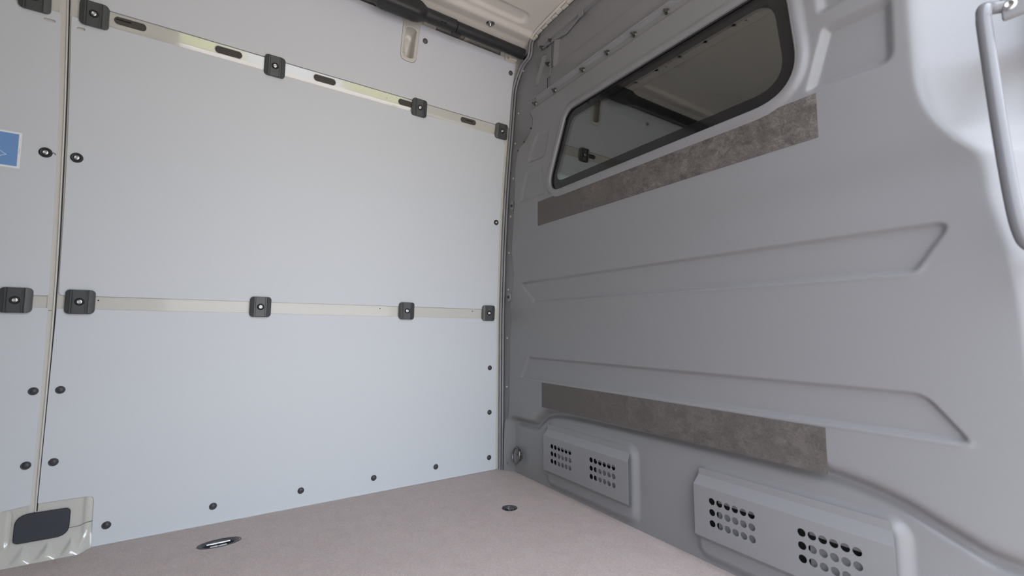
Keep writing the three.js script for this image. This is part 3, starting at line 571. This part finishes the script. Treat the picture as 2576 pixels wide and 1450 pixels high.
// ------------------------------------------------------------------ lashing ring on the partition
{
  const t = thing('lashing_ring', 'dark steel lashing ring hanging in the lower corner of the partition', 'ring', [.034, .08, .112]);
  mesh('ring', tubeAlong(Array.from({ length: 24 }, (_, k) => { const a = k / 24 * Math.PI * 2; return [-.018 + .006 * Math.sin(a), .033 * Math.sin(a), -.002 + .026 * Math.cos(a)]; }), .0042, 80, 12, true), M.darkSteel, t);
  mesh('shackle', [new THREE.CylinderGeometry(.0065, .0065, .026, 18).rotateX(.5).translate(-.014, .016, .012), new THREE.CylinderGeometry(.006, .006, .022, 18).rotateX(.5).translate(-.014, -.006, .024)], M.darkSteel, t);
  mesh('base_plate', [extrude(roundPoly([[-.018, -.02], [.022, -.02], [.026, .012], [.004, .03], [-.016, .022]], .006, 4), .006, .0015).rotateY(-Math.PI / 2).translate(.008, 0, 0), new THREE.CylinderGeometry(.006, .007, .008, 6).rotateZ(Math.PI / 2).translate(-.002, -.008, 0)], M.darkSteel, t);
}

// ------------------------------------------------------------------ lashing points in the floor
{
  const cup = (a, b, depth) => { const n = 40, pos = [], idx = [], rows = [[1, .0006], [.93, .0012], [.84, .0], [.74, -.004], [.7, -depth], [0, -depth]]; rows.forEach(([k, y]) => ell([0, 0], a * k, b * k, 0, n).forEach(([x, z]) => pos.push(x, y, z))); for (let r = 0; r < rows.length - 1; r++) for (let i = 0; i < n; i++) { const j = (i + 1) % n, p = r * n + i, q = r * n + j; idx.push(p, q, p + n, q, q + n, p + n); } const g = new THREE.BufferGeometry(); g.setAttribute('position', new THREE.Float32BufferAttribute(pos, 3)); g.setIndex(idx); return toCreasedNormals(g, .6); };
  const a = thing('lashing_point', 'oval recessed lashing point with a bright steel bar, in the floor near the pillar', 'lashing point', [eyeA[0], 0, eyeA[1]], 'lashing points in the load floor');
  mesh('cup', cup(.0525, .028, .02), M.plug, a);
  mesh('bar', [new THREE.CylinderGeometry(.0032, .0032, .058, 16).rotateZ(Math.PI / 2).translate(0, -.0035, -.0105)], M.steel, a);
  mesh('bracket', [new RoundedBoxGeometry(.02, .006, .012, 2, .0015).translate(-.0115, -.009, .003), new RoundedBoxGeometry(.02, .006, .012, 2, .0015).translate(.0115, -.009, .003), new THREE.SphereGeometry(.003, 12, 10).translate(0, -.006, .006)], M.steel, a);
  mesh('rim', ell([0, 0], .0555, .0295, 0, 40).length ? tubeAlong(ell([.002, 0], .0545, .0285, 0, 32).map(([x, z]) => [x, .0004, z]), .0011, 80, 8, true) : null, M.plug, a);
  const b = thing('lashing_point', 'round recessed lashing point with a pale bracket, in the floor near the partition', 'lashing point', [eyeB[0], 0, eyeB[1]], 'lashing points in the load floor');
  mesh('cup', cup(.0278, .0272, .016), M.plug, b);
  const br = new THREE.Group(); br.name = 'bracket'; 
  mesh('bracket', [new RoundedBoxGeometry(.012, .012, .007, 2, .0015).translate(0, -.006, -.004), new RoundedBoxGeometry(.022, .007, .007, 2, .002).translate(0, -.009, .003)].map((g) => g.rotateY(.6)), M.steel, b);
  mesh('bar', [tubeAlong([[.004, -.01, -.006], [.012, -.005, -.004], [.013, -.004, .006], [.004, -.01, .01]], .0024, 24, 10)], M.darkSteel, b);
}

// ------------------------------------------------------------------ grab handle on the door post
{
  const t = thing('grab_handle', 'silver-grey vertical grab handle on the door post beside the partition', 'handle', [0, 0, 0]);
  mesh('bar', tubeAlong([[-.046, 1.156, 1.65], [-.058, 1.156, 1.636], [-.067, 1.155, 1.631], [-.078, 1.149, 1.6295], [-.0815, 1.136, 1.629], [-.082, 1.11, 1.629], [-.084, .95, 1.6345], [-.086, .83, 1.6405], [-.084, .775, 1.6455], [-.074, .752, 1.653], [-.03, .742, 1.672], [.02, .74, 1.69], [.09, .738, 1.71]], .0098, 160, 18), M.handle, t);
  mesh('mount', [new RoundedBoxGeometry(.012, .05, .075, 3, .004).translate(-.05, 1.155, 1.682), new RoundedBoxGeometry(.2, .04, .03, 3, .004).translate(.05, 1.155, 1.704)], M.grey, t);
  const s = mesh('screw', lathe([[0, .002], [.004, .002], [.005, .004], [.0085, .0035], [.0105, 0]], 20).rotateY(-Math.PI / 2), M.steel, t); s.position.set(-.056, 1.151, 1.655); s.scale.setScalar(.85);
}

struct(mesh('trim_6', box(.11, .4, -.02, 1.95, 1.725, 1.775), M.grey));      // door post behind the end of the partition
// ------------------------------------------------------------------ outside the open door
{ // sunny yellow-green hedge across the yard, mirrored in the glossy upper rail
  const r = rng(77), g = [];
  for (let k = 0; k < 26; k++) { const b = new THREE.IcosahedronGeometry(.5 + .3 * r(), 3), p = b.attributes.position; for (let i = 0; i < p.count; i++) { const v = new THREE.Vector3().fromBufferAttribute(p, i), q = 1 + .22 * (nA(v.x * 7 + 50 + k, v.y * 7 + v.z * 5 + 50) - .5); p.setXYZ(i, v.x * q, v.y * q * 1.25, v.z * q); } b.computeVertexNormals(); const x = -7.5 + k * .6 + .2 * r(); if (x > -.9 && x < 1.5) continue; g.push(b.translate(x, 1.7 + .5 * r(), 9.5 + r())); }
  struct(mesh('hedge', g, std({ color: rgb(.5, .52, .22), roughness: .9 })));
}
struct(mesh('ground', box(-30, 30, -.68, -.62, 1.95, 40), std({ color: rgb(.58, .495, .43), roughness: .9 })));

renderer.render(scene, camera);
